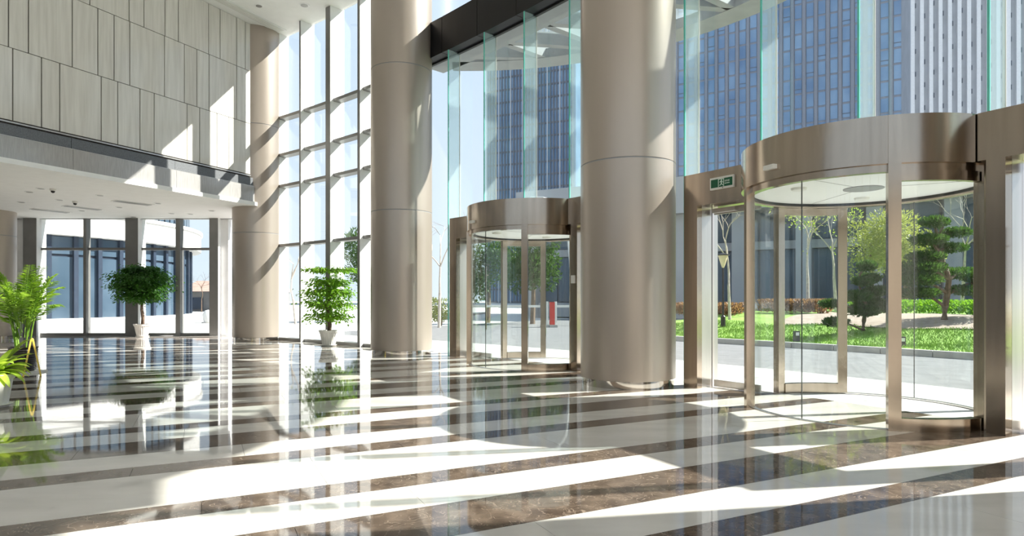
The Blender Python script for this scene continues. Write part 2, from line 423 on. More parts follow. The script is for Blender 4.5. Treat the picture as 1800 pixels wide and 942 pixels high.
for (a0, a1), (b0, b1) in zip(edges[:-1], edges[1:]):
    if b0 - a1 < .12: continue
    part(MB().abox(a1, b0, YB + .06, YB + .14, 2.78, 2.86), 'transom', 'mullion_grey', wb1)
    part(MB().abox(a1, b0, YB + .04, YB + .16, 0.0, .08), 'sill', 'mullion_grey', wb1)
    part(MB().abox(a1, b0, YB + .095, YB + .105, .08, 2.78), 'pane', 'clear_glass', wb1)
    part(MB().abox(a1, b0, YB + .095, YB + .105, 2.86, 3.80), 'pane', 'clear_glass', wb1)

# ------------------------------------------------------------------ mullioned glazing between the second and the corner column
def phi_of(px, r):                # polar angle where a picture column meets the circle r
    k = (px - 900) / F_PX; lo, hi = 20.0, 60.0
    for _ in range(50):
        m = (lo + hi) / 2; p = P(r, m)
        if p.x / p.y > k: lo = m
        else: hi = m
    return lo
w2 = empty('window_2', P(42.3, 49), kind='structure')
RG = 42.42
mull = [(phi_of(527, 42.1), .06), (phi_of(576, 42.1), .20), (phi_of(630, 42.1), .09)]
step = mull[1][0] - mull[2][0]
mull += [(mull[2][0] - step, .20), (mull[0][0] + step * .92, .09)]
mull.sort()
for ph, w in mull:
    dw = degrees(w / 42.1)
    part(MB().farc(42.1, RG + .02, ph - dw / 2, ph + dw / 2, 0, 8.9, 1), 'mullion', 'mullion_grey', w2)
    part(MB().farc(42.105, RG + .02, ph - dw / 2 - .02, ph - dw / 2, 0, 8.9, 1), 'mullion_side', 'mullion_white', w2)
    for k in range(3):
        part(MB().farc(RG + .03, RG + .12, ph - dw / 2, ph + dw / 2, k * 3.07, k * 3.07 + 3.05, 1), 'outer_cap', 'mullion_white', w2)
pts = [44.75] + [m[0] for m in mull] + [54.0]
for a, b in zip(pts[:-1], pts[1:]):
    zs = [0.08, 2.74, 4.46, 5.36, 6.44, 8.9]
    for z in zs[1:-1]:
        part(MB().farc(42.2, RG + .02, a, b, z - .04, z + .04, 2), 'transom', 'mullion_grey', w2)
    part(MB().farc(42.2, RG + .04, a, b, 0, .08, 2), 'sill', 'mullion_grey', w2)
    for z0, z1 in zip(zs[:-1], zs[1:]):
        part(MB().farc(RG - .006, RG + .006, a, b, z0 + (.04 if z0 > .1 else 0), z1 - .04, 2), 'pane', 'clear_glass', w2)

# ------------------------------------------------------------------ fin glazing and black header
w3 = empty('window_3', P(42.3, 36), kind='structure')
D1, D2 = 32.0, 39.9              # the two entrances
fins = [31.84 + 1.6 * k for k in range(-5, 9)]
def over_portal(ph): return any(c - 3.51 < ph < c + 3.03 for c in (D1, ))  or D2 - 3.03 < ph < D2 + 3.03
for ph in fins:
    z0 = 2.88 if over_portal(ph) else 0.0
    dw = degrees(.019 / 42.2) / 2
    f = part(MB().farc(42.10, 42.395, ph - dw, ph + dw, z0, 6.42, 1), 'glass_fin', 'fin_glass', w3)
    e = keep(MB().farc(42.085, 42.10, ph - dw * 1.1, ph + dw * 1.1, z0, 6.42, 1).build('fin_edge', 'fin_edge'), f)
    e.parent = f
    part(MB().farc(42.39, 42.396, ph - dw * 1.5, ph + dw * 1.5, z0, 6.42, 1), 'silicone_joint', 'plastic_white', w3)
bounds = sorted(fins + [44.75, D1 + 3.03, D1 - 3.51, D2 + 3.03, D2 - 3.03, 22.2])
for a, b in zip(bounds[:-1], bounds[1:]):
    if b - a < .05: continue
    z0 = 2.87 if over_portal((a + b) / 2) else 0.0
    part(MB().farc(42.396, 42.412, a + .012, b - .012, z0, 6.42, 2), 'pane', 'clear_glass', w3)
    part(MB().farc(42.396, 42.412, a + .012, b - .012, 7.19, 8.9, 2), 'pane', 'clear_glass', w3)
hd = empty('trim_1', P(42.2, 36), kind='structure')
hb = [22.2] + [31.84 + 1.6 * k + .3 for k in range(-5, 8)] + [44.4]
for a, b in zip(hb[:-1], hb[1:]):
    part(MB().farc(42.09, 42.385, a + .012, b - .012, 6.425, 7.19, 3), 'cladding_panel', 'black_cladding', hd)
part(MB().farc(42.10, 42.37, 22.2, 44.4, 6.43, 7.185, 24), 'core', 'dark_gap', hd)
part(MB().farc(42.33, 42.39, 22.2, 44.4, 6.395, 6.43, 24), 'gasket', 'black_rubber', hd)

# exterior canopy over the entrances: rim, ribs and frosted glazing
cn = empty('entrance_canopy', P(43.5, 37), 'grey steel canopy with glazed triangles outside above the glass facade', 'canopy')
CX, CY, CR = -1.0, 7.7, 6.65
part(MB().arc(CX, CY, CR - .55, CR, -20, 93, 6.42, 6.62, 48), 'rim', 'soffit_grey', cn)
part(MB().farc(42.42, 42.85, 28.6, 44.6, 6.42, 6.62, 24), 'wall_soffit', 'soffit_grey', cn)
ang = [-14 + 12.5 * k for k in range(9)]
for i in range(len(ang) - 1):
    p0 = Vector((CX + (CR - .4) * cos(R(ang[i])), CY + (CR - .4) * sin(R(ang[i])), 6.56))
    v = Vector((CX - OX, CY - OY, 0)) ; 
    def on_wall(q):
        d = Vector((q.x - OX, q.y - OY)); d.normalize(); return Vector((OX + 42.7 * d.x, OY + 42.7 * d.y, 6.56))
    p1 = Vector((CX + (CR - .4) * cos(R(ang[i+1])), CY + (CR - .4) * sin(R(ang[i+1])), 6.56))
    q0, q1 = on_wall(p0), on_wall(p1)
    for a, b in ((p0, q0), (p0, q1)):
        d = b - a
        if d.length < .3: continue
        L = d.length; d.normalize(); part(MB().box((a + b) / 2, d, (-d.y, d.x, 0), (0, 0, 1), L, .16, .26), 'rib', 'soffit_grey', cn)
    if (p1 - q1).length > .3 and (p0 - q0).length > .3:
        part(MB().prism([p0.xy, p1.xy, q1.xy], 6.66, 6.68), 'skylight_pane', 'canopy_glass', cn)
        part(MB().prism([p0.xy, q1.xy, q0.xy], 6.66, 6.68), 'skylight_pane', 'canopy_glass', cn)

# ------------------------------------------------------------------ the two round entrances
ZB, ZT = 2.43, 2.87
def entrance(ph, which):
    c = P(42.4, ph); cx, cy = c.x, c.y; RD = 1.21
    lab = {'near': 'beside the lawn and pines', 'far': 'facing the road barrier'}[which]
    t = empty('round_entrance', (cx, cy, 0), 'round glass sliding entrance with bronze steel drum canopy, ' + lab, 'revolving door', 'round entrances')
    AL, AF, AJ = ph + 144, ph + 220, ph + 259
    # canopy drum in two curved sheets per side, joined at the posts
    for a0, a1 in ((AL - 30, AF), (AF, AF + 66), (AL - 180 - 30, AF - 180), (AF - 180, AF - 180 + 66)):
        part(MB().arc(cx, cy, RD - .02, RD + .05, a0 + .15, a1 - .15, ZB + .0, ZT, 24), 'canopy_sheet', 'brushed_steel', t, True)
    part(MB().arc(cx, cy, RD - .06, RD + .02, 0, 360, ZB - .07, ZB, 64), 'canopy_trim', 'brushed_steel', t, True)
    part(MB().arc(cx, cy, RD - .075, RD - .055, 0, 360, ZB - .05, ZB + .02, 64), 'seal_ring', 'black_rubber', t, True)
    part(MB().lathe((cx, cy, 0), [(RD - .03, ZT - .06), (RD - .03, ZT - .03)], 48), 'canopy_top', 'grey_disc', t)
    cd = part(MB().lathe((cx, cy, 0), [(RD - .06, ZB - .02), (RD - .06, ZB + .01)], 64), 'ceiling_disc', 'white_disc', t)
    e = keep(MB().lathe((cx, cy, 0), [(.20, ZB - .028), (.20, ZB - .019)], 40).build('access_cover', 'grey_disc'), cd)
    for a in (ph + 150, ph + 270, ph + 30):
        q = Vector((cx + .72 * cos(R(a)), cy + .72 * sin(R(a)), 0))
        keep(MB().lathe(q, [(.03, ZB - .055), (.075, ZB - .045), (.085, ZB - .02)], 20).build('spotlight', 'plastic_white'), cd)
        keep(MB().box((cx + .6 * cos(R(a + 30)), cy + .6 * sin(R(a + 30)), ZB - .0215), (cos(R(a + 30)), sin(R(a + 30)), 0), (-sin(R(a + 30)), cos(R(a + 30)), 0), (0, 0, 1), .98, .006, .002).build('panel_joint', 'grey_disc'), cd)
    for a, w in ((AL, .085), (AF, .105), (AF - 180, .105), (AL - 180, .085), (AJ, .07), (AJ - 180, .10)):
        tx = (-sin(R(a)), cos(R(a)), 0); rx = (cos(R(a)), sin(R(a)), 0)
        top = ZT - .002 if a == AF or a == AF - 180 else ZB
        rr_ = RD + .012
        part(MB().box((cx + rr_ * cos(R(a)), cy + rr_ * sin(R(a)), top / 2), tx, rx, (0, 0, 1), w, .09, top), 'post', 'brushed_steel', t)
    dl = degrees(.05 / RD)
    for a0, a1 in ((AF + dl, AJ - dl), (AF - 180 + dl, AJ - 180 - dl)):
        part(MB().arc(cx, cy, RD - .045, RD + .045, a0, a1, 0, .115, 12), 'base_rail', 'brushed_steel', t, True)
        part(MB().arc(cx, cy, RD - .008, RD + .008, a0, a1, .115, ZB - .05, 12), 'curved_pane', 'door_glass', t, True)
        part(MB().arc(cx, cy, RD - .03, RD + .03, a0, a1, ZB - .16, ZB - .07, 12), 'head_rail', 'brushed_steel', t, True)
    for a0, a1 in ((AJ + dl, AL + 180 - dl), (AJ - 180 + dl, AL - dl)):
        part(MB().arc(cx, cy, RD - .008, RD + .008, a0, a1, .02, ZB - .05, 14), 'curved_pane', 'door_glass', t, True)
    for base in (AL, AL - 180):
        mid = base + 38
        for a0, a1 in ((base + dl, mid - .12), (mid + .12, base + 76 - dl)):
            part(MB().arc(cx, cy, RD - .03, RD - .018, a0, a1, .012, ZB - .05, 14), 'sliding_pane', 'door_glass', t, True)
        part(MB().arc(cx, cy, RD - .031, RD - .017, mid - .12, mid + .12, .012, ZB - .05, 1), 'meeting_seal', 'black_rubber', t)
        part(MB().arc(cx, cy, RD - .05, RD + .01, base, base + 76, 0.0005, .006, 20), 'floor_track', 'satin_steel', t)
    a = ph + 168          # motion sensor on the drum
    part(MB().box((cx + (RD + .07) * cos(R(a)), cy + (RD + .07) * sin(R(a)), ZB + .12), (-sin(R(a)), cos(R(a)), 0), (cos(R(a)), sin(R(a)), 0), (0, 0, 1), .14, .06, .045), 'motion_sensor', 'plastic_white', t)
    # portal: jambs, deep reveals and beams on either side of the drum
    g = empty('entrance_portal', P(42.3, ph), 'bronze steel door portal framing the round entrance ' + lab, 'door frame', 'steel portals')
    RI, RO = 42.06, 42.50
    part(MB().farc(RI, RO, ph + 1.66, ph + 3.02, ZB + .01, ZT, 2), 'beam', 'brushed_steel', g)
    part(MB().farc(RI, RO, ph - 3.5 if which == 'near' else ph - 3.02, ph - 1.66, ZB + .01, ZT, 3), 'beam', 'brushed_steel', g)
    part(MB().farc(RI, RI + .10, ph + 2.72, ph + 3.02, 0, ZB + .01, 1), 'jamb', 'brushed_steel', g)
    part(MB().farc(RI + .10, RO - .12, ph + 2.735, ph + 3.0, 0, ZB + .01, 1), 'reveal', 'satin_steel', g)
    part(MB().farc(RO - .115, RO, ph + 2.725, ph + 3.0, 0, ZB + .01, 1), 'reveal', 'satin_steel', g)
    part(MB().farc(RI, RI + .12, ph - 1.95, ph - 1.75, 0, ZB + .01, 1), 'jamb', 'brushed_steel', g)
    part(MB().farc(RI + .125, RO - .12, ph - 1.95, ph - 1.76, 0, ZB + .01, 1), 'reveal', 'satin_steel', g)
    part(MB().farc(RO - .115, RO, ph - 1.95, ph - 1.75, 0, ZB + .01, 1), 'reveal', 'satin_steel', g)
    ea = ph - 3.5 if which == 'near' else ph - 3.02
    part(MB().farc(RI, RO, ea, ea + .25, 0, ZB + .01, 1), 'jamb', 'brushed_steel', g)
    for sgn, (a0, a1), where in ((1, (ph + 1.72, ph + 2.71), 'left'), (-1, (ea + .26, ph - 1.97), 'right')):
        s_ = empty('swing_door', P(42.4, (a0 + a1) / 2), ('glass swing door with steel rails under the exit sign, ' if sgn > 0 else 'glass swing door with long bar handle next to a round column, ') + ('lawn-side entrance' if which == 'near' else 'barrier-side entrance'), 'door', 'glass swing doors')
        part(MB().farc(42.394, 42.406, a0 + .02, a1 - .02, .10, ZB - .06, 1), 'pane', 'door_glass', s_)
        part(MB().farc(42.385, 42.415, a0 + .02, a1 - .02, .01, .10, 1), 'bottom_rail', 'satin_steel', s_)
        part(MB().farc(42.385, 42.415, a0 + .02, a1 - .02, ZB - .09, ZB - .005, 1), 'top_rail', 'satin_steel', s_)
        hp = a1 - .14 if sgn < 0 else a0 + .14
        h = part(MB().tube([P(42.33, hp, .58), P(42.33, hp, 1.85)], .016, 10), 'handle', 'brushed_steel', s_, True)
        for z in (.75, 1.68):
            keep(MB().tube([P(42.335, hp, z), P(42.395, hp, z)], .010, 8).build('handle_stem', 'brushed_steel'), h)
        part(MB().farc(42.30, 42.385, a1 - .55, a1 - .05, ZB - .075, ZB - .02, 1), 'door_closer', 'satin_steel', s_)
    return t
entrance(D1, 'near'); entrance(D2, 'far')

def exit_sign(ph, label, lit):
    c = P(42.045, ph, 2.685); rx = Vector((cos(R(ph)), sin(R(ph)), 0)); tx = Vector((sin(R(ph)), -cos(R(ph)), 0)); up = Vector((0, 0, 1))
    t = empty('exit_sign', c, label, 'exit sign', 'green exit signs')
    part(MB().box(c, tx, up, rx, .36, .155, .03), 'housing', 'plastic_white', t)
    f = c - rx * .0165
    part(MB().box(f, tx, up, rx, .325, .105, .003), 'green_panel', 'sign_green', t)
    f = f - rx * .003
    def q(u, v, w, h, name='mark', a=0):
        d = (tx * cos(a) + up * sin(a)); e = (up * cos(a) - tx * sin(a))
        part(MB().box(f + tx * u + up * v, d, e, rx, w, h, .002), name, 'sign_white', t)
    # doorway with a running figure, then small lettering and an arrow-like mark
    q(-.045, 0, .008, .10, 'door_frame'); q(.035, 0, .008, .10, 'door_frame'); q(-.005, .047, .085, .008, 'door_frame')
    q(.004, .030, .016, .016, 'figure_head'); q(-.002, .008, .014, .036, 'figure_body', .2); q(.012, .010, .030, .007, 'figure_arm', -.5); q(-.016, .014, .026, .007, 'figure_arm', .5)
    q(.010, -.022, .034, .009, 'figure_leg', -.8); q(-.014, -.024, .034, .009, 'figure_leg', .75)
    for k, u in enumerate((.062, .088, .114)):                # small characters
        q(u, .022, .018, .004, 'character'); q(u, .008, .018, .004, 'character'); q(u, .015, .004, .020, 'character'); q(u - .007, .012, .003, .02, 'character')
    for k in range(4): q(.058 + k * .019, -.016, .012, .012, 'letter')
    part(MB().box(f + tx * .02 - up * .066, tx, up, rx, .012, .010, .004), 'test_button', 'black_rubber', t)
exit_sign(D1 + 2.16, 'green running man exit sign on the lawn-side entrance portal beam', True)
exit_sign(D2 + 1.82, 'green exit sign on the barrier-side entrance portal beam, partly hidden by the drum', True)
p = P(42.045, D2 - 1.85, 1.52)
t = empty('access_panel', p, 'small cream access control switch on the steel jamb by the barrier-side entrance', 'switch')
part(MB().box(p, (sin(R(D2)), -cos(R(D2)), 0), (cos(R(D2)), sin(R(D2)), 0), (0, 0, 1), .09, .02, .13), 'plate', 'plastic_white', t)
part(MB().box(p - Vector((cos(R(D2)), sin(R(D2)), 0)) * .012, (sin(R(D2)), -cos(R(D2)), 0), (cos(R(D2)), sin(R(D2)), 0), (0, 0, 1), .04, .006, .05), 'button', 'plastic_white', t)

# ------------------------------------------------------------------ plants indoors
def pot_ribbed(c, h, r0, r1, parent, m='pot_white', ribs=24):
    mb = MB(); n = ribs * 4; prof = [(0, 1), (.04, 1), (.85, 1), (.86, 1.07), (1, 1.07), (1, .94), (.88, .9)]
    vs = []
    for tt, k in prof:
        for i in range(n):
            a = 2 * pi * i / n; rib = (1 - .045 * (0.5 + .5 * cos(ribs * a))) if .03 < tt < .86 else 1
            r = (r0 + (r1 - r0) * tt) * k * rib; vs.append((c[0] + r * cos(a), c[1] + r * sin(a), c[2] + h * tt))
    fs = [(k*n+i, k*n+(i+1) % n, (k+1)*n+(i+1) % n, (k+1)*n+i) for k in range(len(prof)-1) for i in range(n)] + [tuple(reversed(range(n)))]
    p = part(mb.add(vs, fs), 'pot', m, parent)
    keep(MB().lathe((c[0], c[1], c[2]), [(r1 * .88, h * .9), (.01, h * .92)], 24).build('soil', 'soil'), p)
    part(MB().lathe(c, [(r0 * 1.15, 0), (r0 * 1.3, .03), (r0 * 1.2, .03)], 32), 'saucer', m, parent)
def potted_tree(c, label, top, bot, rx, trunk_h, layers, mt, seed, n, ph_=.40):
    rr = random.Random(seed); t = empty('potted_tree', c, label, 'potted tree', 'trees in white ribbed pots')
    pot_ribbed(c, ph_, .155, .235, t)
    tp = [Vector((c[0] + .03 * sin(k * 1.7), c[1] + .02 * cos(k * 2.1), c[2] + ph_ * .85 + (top * .82 - ph_ * .85) * k / 6)) for k in range(7)]
    tr = part(MB().tube(tp, [.055, .05, .045, .04, .035, .028, .015], 10), 'trunk', 'bark', t, True)
    fol = MB(); br = MB()
    for (zc, rad, hgt, cnt) in layers:
        for b in range(cnt):
            a = 2 * pi * (b + rr.random() * .7) / cnt; d = Vector((cos(a), sin(a), 0)); rl = rad * (.7 + .35 * rr.random())
            base = Vector((c[0], c[1], zc - hgt * .5)); tip = base + d * rl + Vector((0, 0, hgt * (.2 + .3 * rr.random())))
            midp = (base + tip) / 2 + Vector((0, 0, hgt * .35))
            br.tube([base, midp, tip], [.014, .009, .004], 5)
            for k in range(int(n / sum(l[3] for l in layers))):
                s = rr.random() ** .6; q = base.lerp(midp, s * 2) if s < .5 else midp.lerp(tip, s * 2 - 1)
                q = q + Vector((rr.gauss(0, 1) * rad * .17, rr.gauss(0, 1) * rad * .17, rr.gauss(0, 1) * hgt * .20))
                dd = Vector((d.x + rr.gauss(0, .8), d.y + rr.gauss(0, .8), -.45 + rr.gauss(0, .35)))
                fol.leaf(q, dd, (rr.gauss(0, .5), rr.gauss(0, .5), 1), .075 + .05 * rr.random(), .04 + .02 * rr.random())
    part(br, 'branches', 'bark', t); tag(part(fol, 'foliage', mt, t), kind='stuff')
potted_tree((-11.65, 19.72, 0), 'dense round potted tree with dark crown against the back glazing', 2.3, .95, .9, 1.1,
            [(2.13, .50, .30, 8), (1.90, .85, .40, 12), (1.60, .88, .45, 13), (1.32, .70, .40, 10)], 'leaf_dark', 3, 9000)
potted_tree((-4.66, 15.92, 0), 'loose layered potted tree with bright leaves in front of the mullioned glazing', 1.95, .5, .7, .5,
            [(1.95, .70, .12, 6), (1.65, .48, .30, 8), (1.40, .66, .34, 10), (1.10, .66, .36, 9), (.80, .55, .30, 7)], 'leaf_bright', 5, 3600)

def palm(c, label):
    rr = random.Random(11); t = empty('potted_palm', c, label, 'potted palm')
    part(MB().box((c[0] + .02, c[1], .015), (1, 0, 0), (0, 1, 0), (0, 0, 1), .46, .40, .03), 'plinth', 'pot_white', t)
    prof = [(.145, .03)]
    for k in range(10): prof += [(.155 + .005 * k, .05 + k * .035), (.147 + .005 * k, .068 + k * .035)]
    prof += [(.205, .42), (.18, .42), (.175, .38)]
    p = part(MB().lathe((c[0], c[1], 0), prof, 28), 'pot', 'pot_black', t)
    keep(MB().lathe((c[0], c[1], 0), [(.18, .385), (.01, .39)], 24).build('soil', 'soil'), p)
    for k in range(9):
        a = rr.random() * 6.28; b = Vector((c[0] + .09 * cos(a), c[1] + .09 * sin(a), .38))
        part(MB().tube([b, b + Vector((.05 * cos(a), .05 * sin(a), .35)), b + Vector((.13 * cos(a), .13 * sin(a), .75))], [.013, .011, .007], 6), 'cane', 'leaf_palm', t, True)
    for k in range(26):
        a = 2 * pi * k / 26 * 3.0 + rr.random() * .5; lean = .2 + .6 * rr.random(); L = .95 + .45 * rr.random()
        d = Vector((cos(a), sin(a), 0)); b = Vector((c[0] + .07 * cos(a), c[1] + .07 * sin(a), .55 + .35 * rr.random()))
        mb = MB(); pts = []
        for i in range(9):
            s = i / 8; pts.append(b + d * L * lean * (s ** 1.3) * .9 + Vector((0, 0, L * (s * (1.15 - .35 * lean) - (.55 * lean + .12) * s ** 2.4))))
        mb.tube(pts, [.007 - .0006 * i for i in range(9)], 4)
        side = Vector((-d.y, d.x, 0))
        for i in range(30):
            s = .22 + .78 * i / 30; f = s * 8; j = min(int(f), 7); q = pts[j].lerp(pts[j + 1], f - j); fw = (pts[j + 1] - pts[j]).normalized()
            ll = .26 * (1 - .55 * abs(s - .5) * 1.5) * (1.05 - .45 * s)
            for sg in (-1, 1):
                dd = side * sg * .9 + fw * .75 + Vector((0, 0, -.22 + rr.gauss(0, .12)))
                mb.leaf(q, dd, (0, 0, 1), ll, .022)
        part(mb, 'frond', 'leaf_palm', t)
palm((-7.93, 10.15, 0), 'feathery green potted palm in a black ribbed pot beside the yellow floor sign')

def broadleaf(c, label):
    rr = random.Random(23); t = empty('broadleaf_plant', c, label, 'potted plant')
    pot_ribbed(c, .36, .16, .215, t, ribs=14)
    for k in range(80):
        a = 2 * pi * k / 80 * 7 + rr.random(); L = .30 + .20 * rr.random(); lift = .35 + .75 * rr.random()
        d = Vector((cos(a), sin(a), 0)); sd_ = Vector((-d.y, d.x, 0)); b = Vector((c[0], c[1], .34)) + d * .05
        pts = []; vs = []
        for i in range(8):
            s = i / 7; q = b + d * L * s * (.95 - .25 * lift) + Vector((0, 0, L * (lift * 1.25 * s - .85 * s * s * (1.05 - lift * .5))))
            w = .042 * (sin(pi * min(1, s * .93 + .07)) ** .7) + .003
            vs += [q + sd_ * w + Vector((0, 0, w * .35)), q, q - sd_ * w + Vector((0, 0, w * .35))]
        fs = [(i*3+j, i*3+j+1, i*3+j+4, i*3+j+3) for i in range(7) for j in range(2)]
        part(MB().add(vs, fs), 'leaf', 'leaf_lime', t, True)
broadleaf((-5.80, 6.95, 0), 'lime green broad leaved plant in a white pot in front of the palm')

# yellow folding floor sign, seen edge-on
c = Vector((-7.44, 9.70, 0)); ray = Vector((c.x, c.y, 0)).normalized(); sd_ = Vector((ray.y, -ray.x, 0))
t = empty('floor_sign', c, 'yellow folding floor sign standing edge-on beside the palm pot', 'floor sign')
for sg in (-1, 1):
    foot = c + sd_ * sg * .108; top = c + sd_ * sg * .012 + Vector((0, 0, .56)); d = (top - foot); L = d.length; d.normalize()
    part(MB().box((foot + top) / 2 + Vector((0, 0, .004)), d, ray, d.cross(ray), L, .26, .022), 'panel', 'sign_yellow', t)
part(MB().tube([c - ray * .12 + Vector((0, 0, .565)), c + ray * .12 + Vector((0, 0, .565))], .022, 8), 'hinge', 'sign_yellow', t, True)

# ------------------------------------------------------------------ outdoors: ground
gnd = tag(MB().abox(-160, 260, -60, 320, -.4, -.17).build('ground', 'paving'), kind='structure')
pv = empty('forecourt_paving', P(44, 36), kind='structure')
k = 0
for r0, r1 in ((42.63, 43.85), (43.86, 45.1)):
    ph = 18.0
    while ph < 57:
        part(MB().farc(r0, r1 - .008, ph + .006, ph + 1.594, -.17, -.012, 2), 'paving_slab', 'paving', pv); ph += 1.6
tag(MB().prism([(-60, 20.46), (-8.6, 20.46), tuple(P(42.63, 55.2).xy), tuple(P(45.1, 57).xy), (-2, 60), (-2, 120), (-60, 120)], -.168, -.02).build('plaza', 'paving'), kind='structure')
tag(MB().farc(45.1, 95, 5, 57, -.165, -.05, 40).build('road', 'asphalt'), kind='structure')
kb = empty('kerb', P(50.4, 36), kind='structure')
ph = 22.0
while ph < 46.3:
    part(MB().farc(50.3, 50.45, ph + .008, ph + 1.2 - .008, -.05, .09, 2), 'kerb_stone', 'kerb_stone', kb); ph += 1.2
def mound_z(r, ph):
    s = max(0, min(1, (r - 50.45) / 6.0)); e = max(0, min(1, (46.7 - ph) / 2.5)); return .06 + .62 * (s * s * (3 - 2 * s)) * (.35 + .65 * e)
def mound(r0, r1, p0, p1, nr, npn, dz, name, m):
    vs = []; fs = []
    for i in range(nr + 1):
        for j in range(npn + 1):
            r = r0 + (r1 - r0) * i / nr; ph = p0 + (p1 - p0) * j / npn; q = P(r, ph); vs.append((q.x, q.y, mound_z(r, ph) + dz + .03 * sin(r * 2.3 + ph * 1.7)))
    fs = [(i*(npn+1)+j, (i+1)*(npn+1)+j, (i+1)*(npn+1)+j+1, i*(npn+1)+j+1) for i in range(nr) for j in range(npn)]
    return MB().add(vs, fs).build(name, m, None, True)
lawn = tag(mound(50.45, 66, 18, 46.5, 24, 48, 0, 'lawn', 'grass'), 'sunlit green lawn bank across the road', 'lawn', kind='structure')
bed = tag(mound(53.6, 57.5, 22, 41.2, 10, 34, .03, 'planting_bed', 'mulch'), 'pale mulch bed under the clipped pines', 'planting bed', kind='structure')
gb = MB(); rg = random.Random(2)
for k in range(14000):
    r = 50.5 + 3.2 * rg.random(); ph = 33 + 13.4 * rg.random(); q = P(r, ph); z = mound_z(r, ph) + .03 * sin(r * 2.3 + ph * 1.7)
    a = rg.random() * 6.28; gb.leaf((q.x, q.y, z - .01), (.5 * cos(a), .5 * sin(a), 1), (cos(a + 1.5), sin(a + 1.5), 0), .09, .02)
tag(gb.build('grass_blades', 'grass'), 'short grass blades on the lawn bank', 'grass', kind='stuff')

# plants outdoors
def cloud(mb, c, rad, n, ls, rr, up=.3):
    for k in range(n):
        d = Vector((rr.gauss(0, 1), rr.gauss(0, 1), rr.gauss(0, 1))).normalized(); s = rr.random() ** .4
        q = Vector(c) + Vector((d.x * rad[0], d.y * rad[1], d.z * rad[2])) * s
        mb.leaf(q, (d.x + rr.gauss(0, .5), d.y + rr.gauss(0, .5), d.z + up + rr.gauss(0, .5)), (rr.gauss(0, 1), rr.gauss(0, 1), rr.gauss(0, 1)), ls * (.7 + .6 * rr.random()), ls * .45)
def pine(c, h, w, label, seed, pads):
    rr = random.Random(seed); t = empty('clipped_pine', c, label, 'pine tree', 'clipped pines on the lawn')
    c = Vector(c); tp = [c + Vector((.10 * h * sin(k * .9) * .5, .05 * h * sin(k * 1.3), h * .95 * k / 7)) for k in range(8)]
    part(MB().tube(tp, [.035 * h * (1 - .1 * k) for k in range(8)], 8), 'trunk', 'bark', t, True)
    for (dx, z, rx, rz_) in pads:
        y = rr.uniform(-.25, .25) * w; q = c + Vector((dx * w, y, z * h)); b = tp[min(7, int(z * 7))]
        part(MB().tube([b, (b + q) / 2 + Vector((0, 0, .03 * h)), q], [.018 * h, .012 * h, .007 * h], 6), 'branch', 'bark', t, True)
        mb = MB(); cloud(mb, q, (rx * w, rx * w * .85, rz_ * h), int(3600 * rx), .085, rr, .9)
        part(mb, 'foliage_pad', 'leaf_pine', t)
p1 = at(1517, 580, 17.0); p2 = at(1660, 563, 17.3)
pine(p1, 1.75, .9, 'small clipped pine with stacked pads standing on the mulch edge', 31,
     [(-.02, .98, .26, .07), (.25, .80, .34, .06), (-.1, .74, .3, .06), (.45, .60, .42, .065), (-.25, .52, .42, .08), (.35, .42, .46, .08), (.05, .30, .48, .09), (-.95, .40, .30, .05), (-.85, .12, .36, .06), (.75, .34, .34, .07)])
pine(p2, 2.75, 1.35, 'tall clipped pine with wide layered pads, the larger of the two', 32,
     [(-.35, .97, .28, .05), (.25, .88, .30, .045), (-.42, .80, .36, .05), (.22, .73, .36, .045), (-.50, .63, .36, .05), (-.62, .52, .5, .06), (.55, .47, .55, .055), (-.75, .40, .5, .06), (.72, .30, .62, .055), (-.55, .27, .42, .05), (.95, .40, .4, .05)])
def bare_tree(c, h, label, seed, m='pale_bark', group='bare trees', spread=.55, leaves=None, n_l=0):
    rr = random.Random(seed); t = empty('bare_tree', c, label, 'tree', group); mb = MB(); tips = []
    def grow(p, d, L, r, lev):
        q = p + d * L; mid = (p + q) / 2 + Vector((rr.gauss(0, .04), rr.gauss(0, .04), 0)) * L
        mb.tube([p, mid, q], [r, r * .85, r * .7], 5 if lev < 2 else 3); tips.append(q)
        if lev >= 5: return
        for k in range(2 if lev else 3):
            nd = (d + Vector((rr.gauss(0, spread), rr.gauss(0, spread), rr.gauss(.1, .25)))).normalized()
            grow(q, nd, L * rr.uniform(.62, .85), r * .62, lev + 1)
    tr = MB(); c = Vector(c); d0 = Vector((rr.gauss(0, .05), rr.gauss(0, .05), 1)).normalized()
    tr.tube([c - Vector((0, 0, .05)), c + d0 * h * .27], [.022 * h * .6, .017 * h * .6], 8); part(tr, 'trunk', m, t, True)
    grow(c + d0 * h * .25, d0, h * .22, .016 * h * .6, 0)
    part(mb, 'branches', m, t)
    if leaves:
        lf = MB()
        for k in range(n_l):
            q = rr.choice(tips); cloud(lf, q, (.25, .25, .2), 1, .11, rr)
        tag(part(lf, 'foliage', leaves, t), kind='stuff')
def leafy_tree(c, h, rad, label, seed, m, n=3500, ls=.16, cat='tree', group='trees across the road', trunk=.3):
    rr = random.Random(seed); t = empty('leafy_tree', c, label, cat, group); c = Vector(c)
    part(MB().tube([c - Vector((0, 0, .05)), c + Vector((.05, 0, h * trunk)), c + Vector((0, .05, h * .75))], [.03 * h, .024 * h, .01 * h], 8), 'trunk', 'bark', t, True)
    mb = MB()
    for k in range(9):
        a = rr.random() * 6.28; q = c + Vector((cos(a) * rad * .55, sin(a) * rad * .55, h * (trunk + .12 + (.8 - trunk) * rr.random())))
        cloud(mb, q, (rad * .55, rad * .55, h * .17), n // 9, ls, rr)
    tag(part(mb, 'foliage', m, t), kind='stuff')
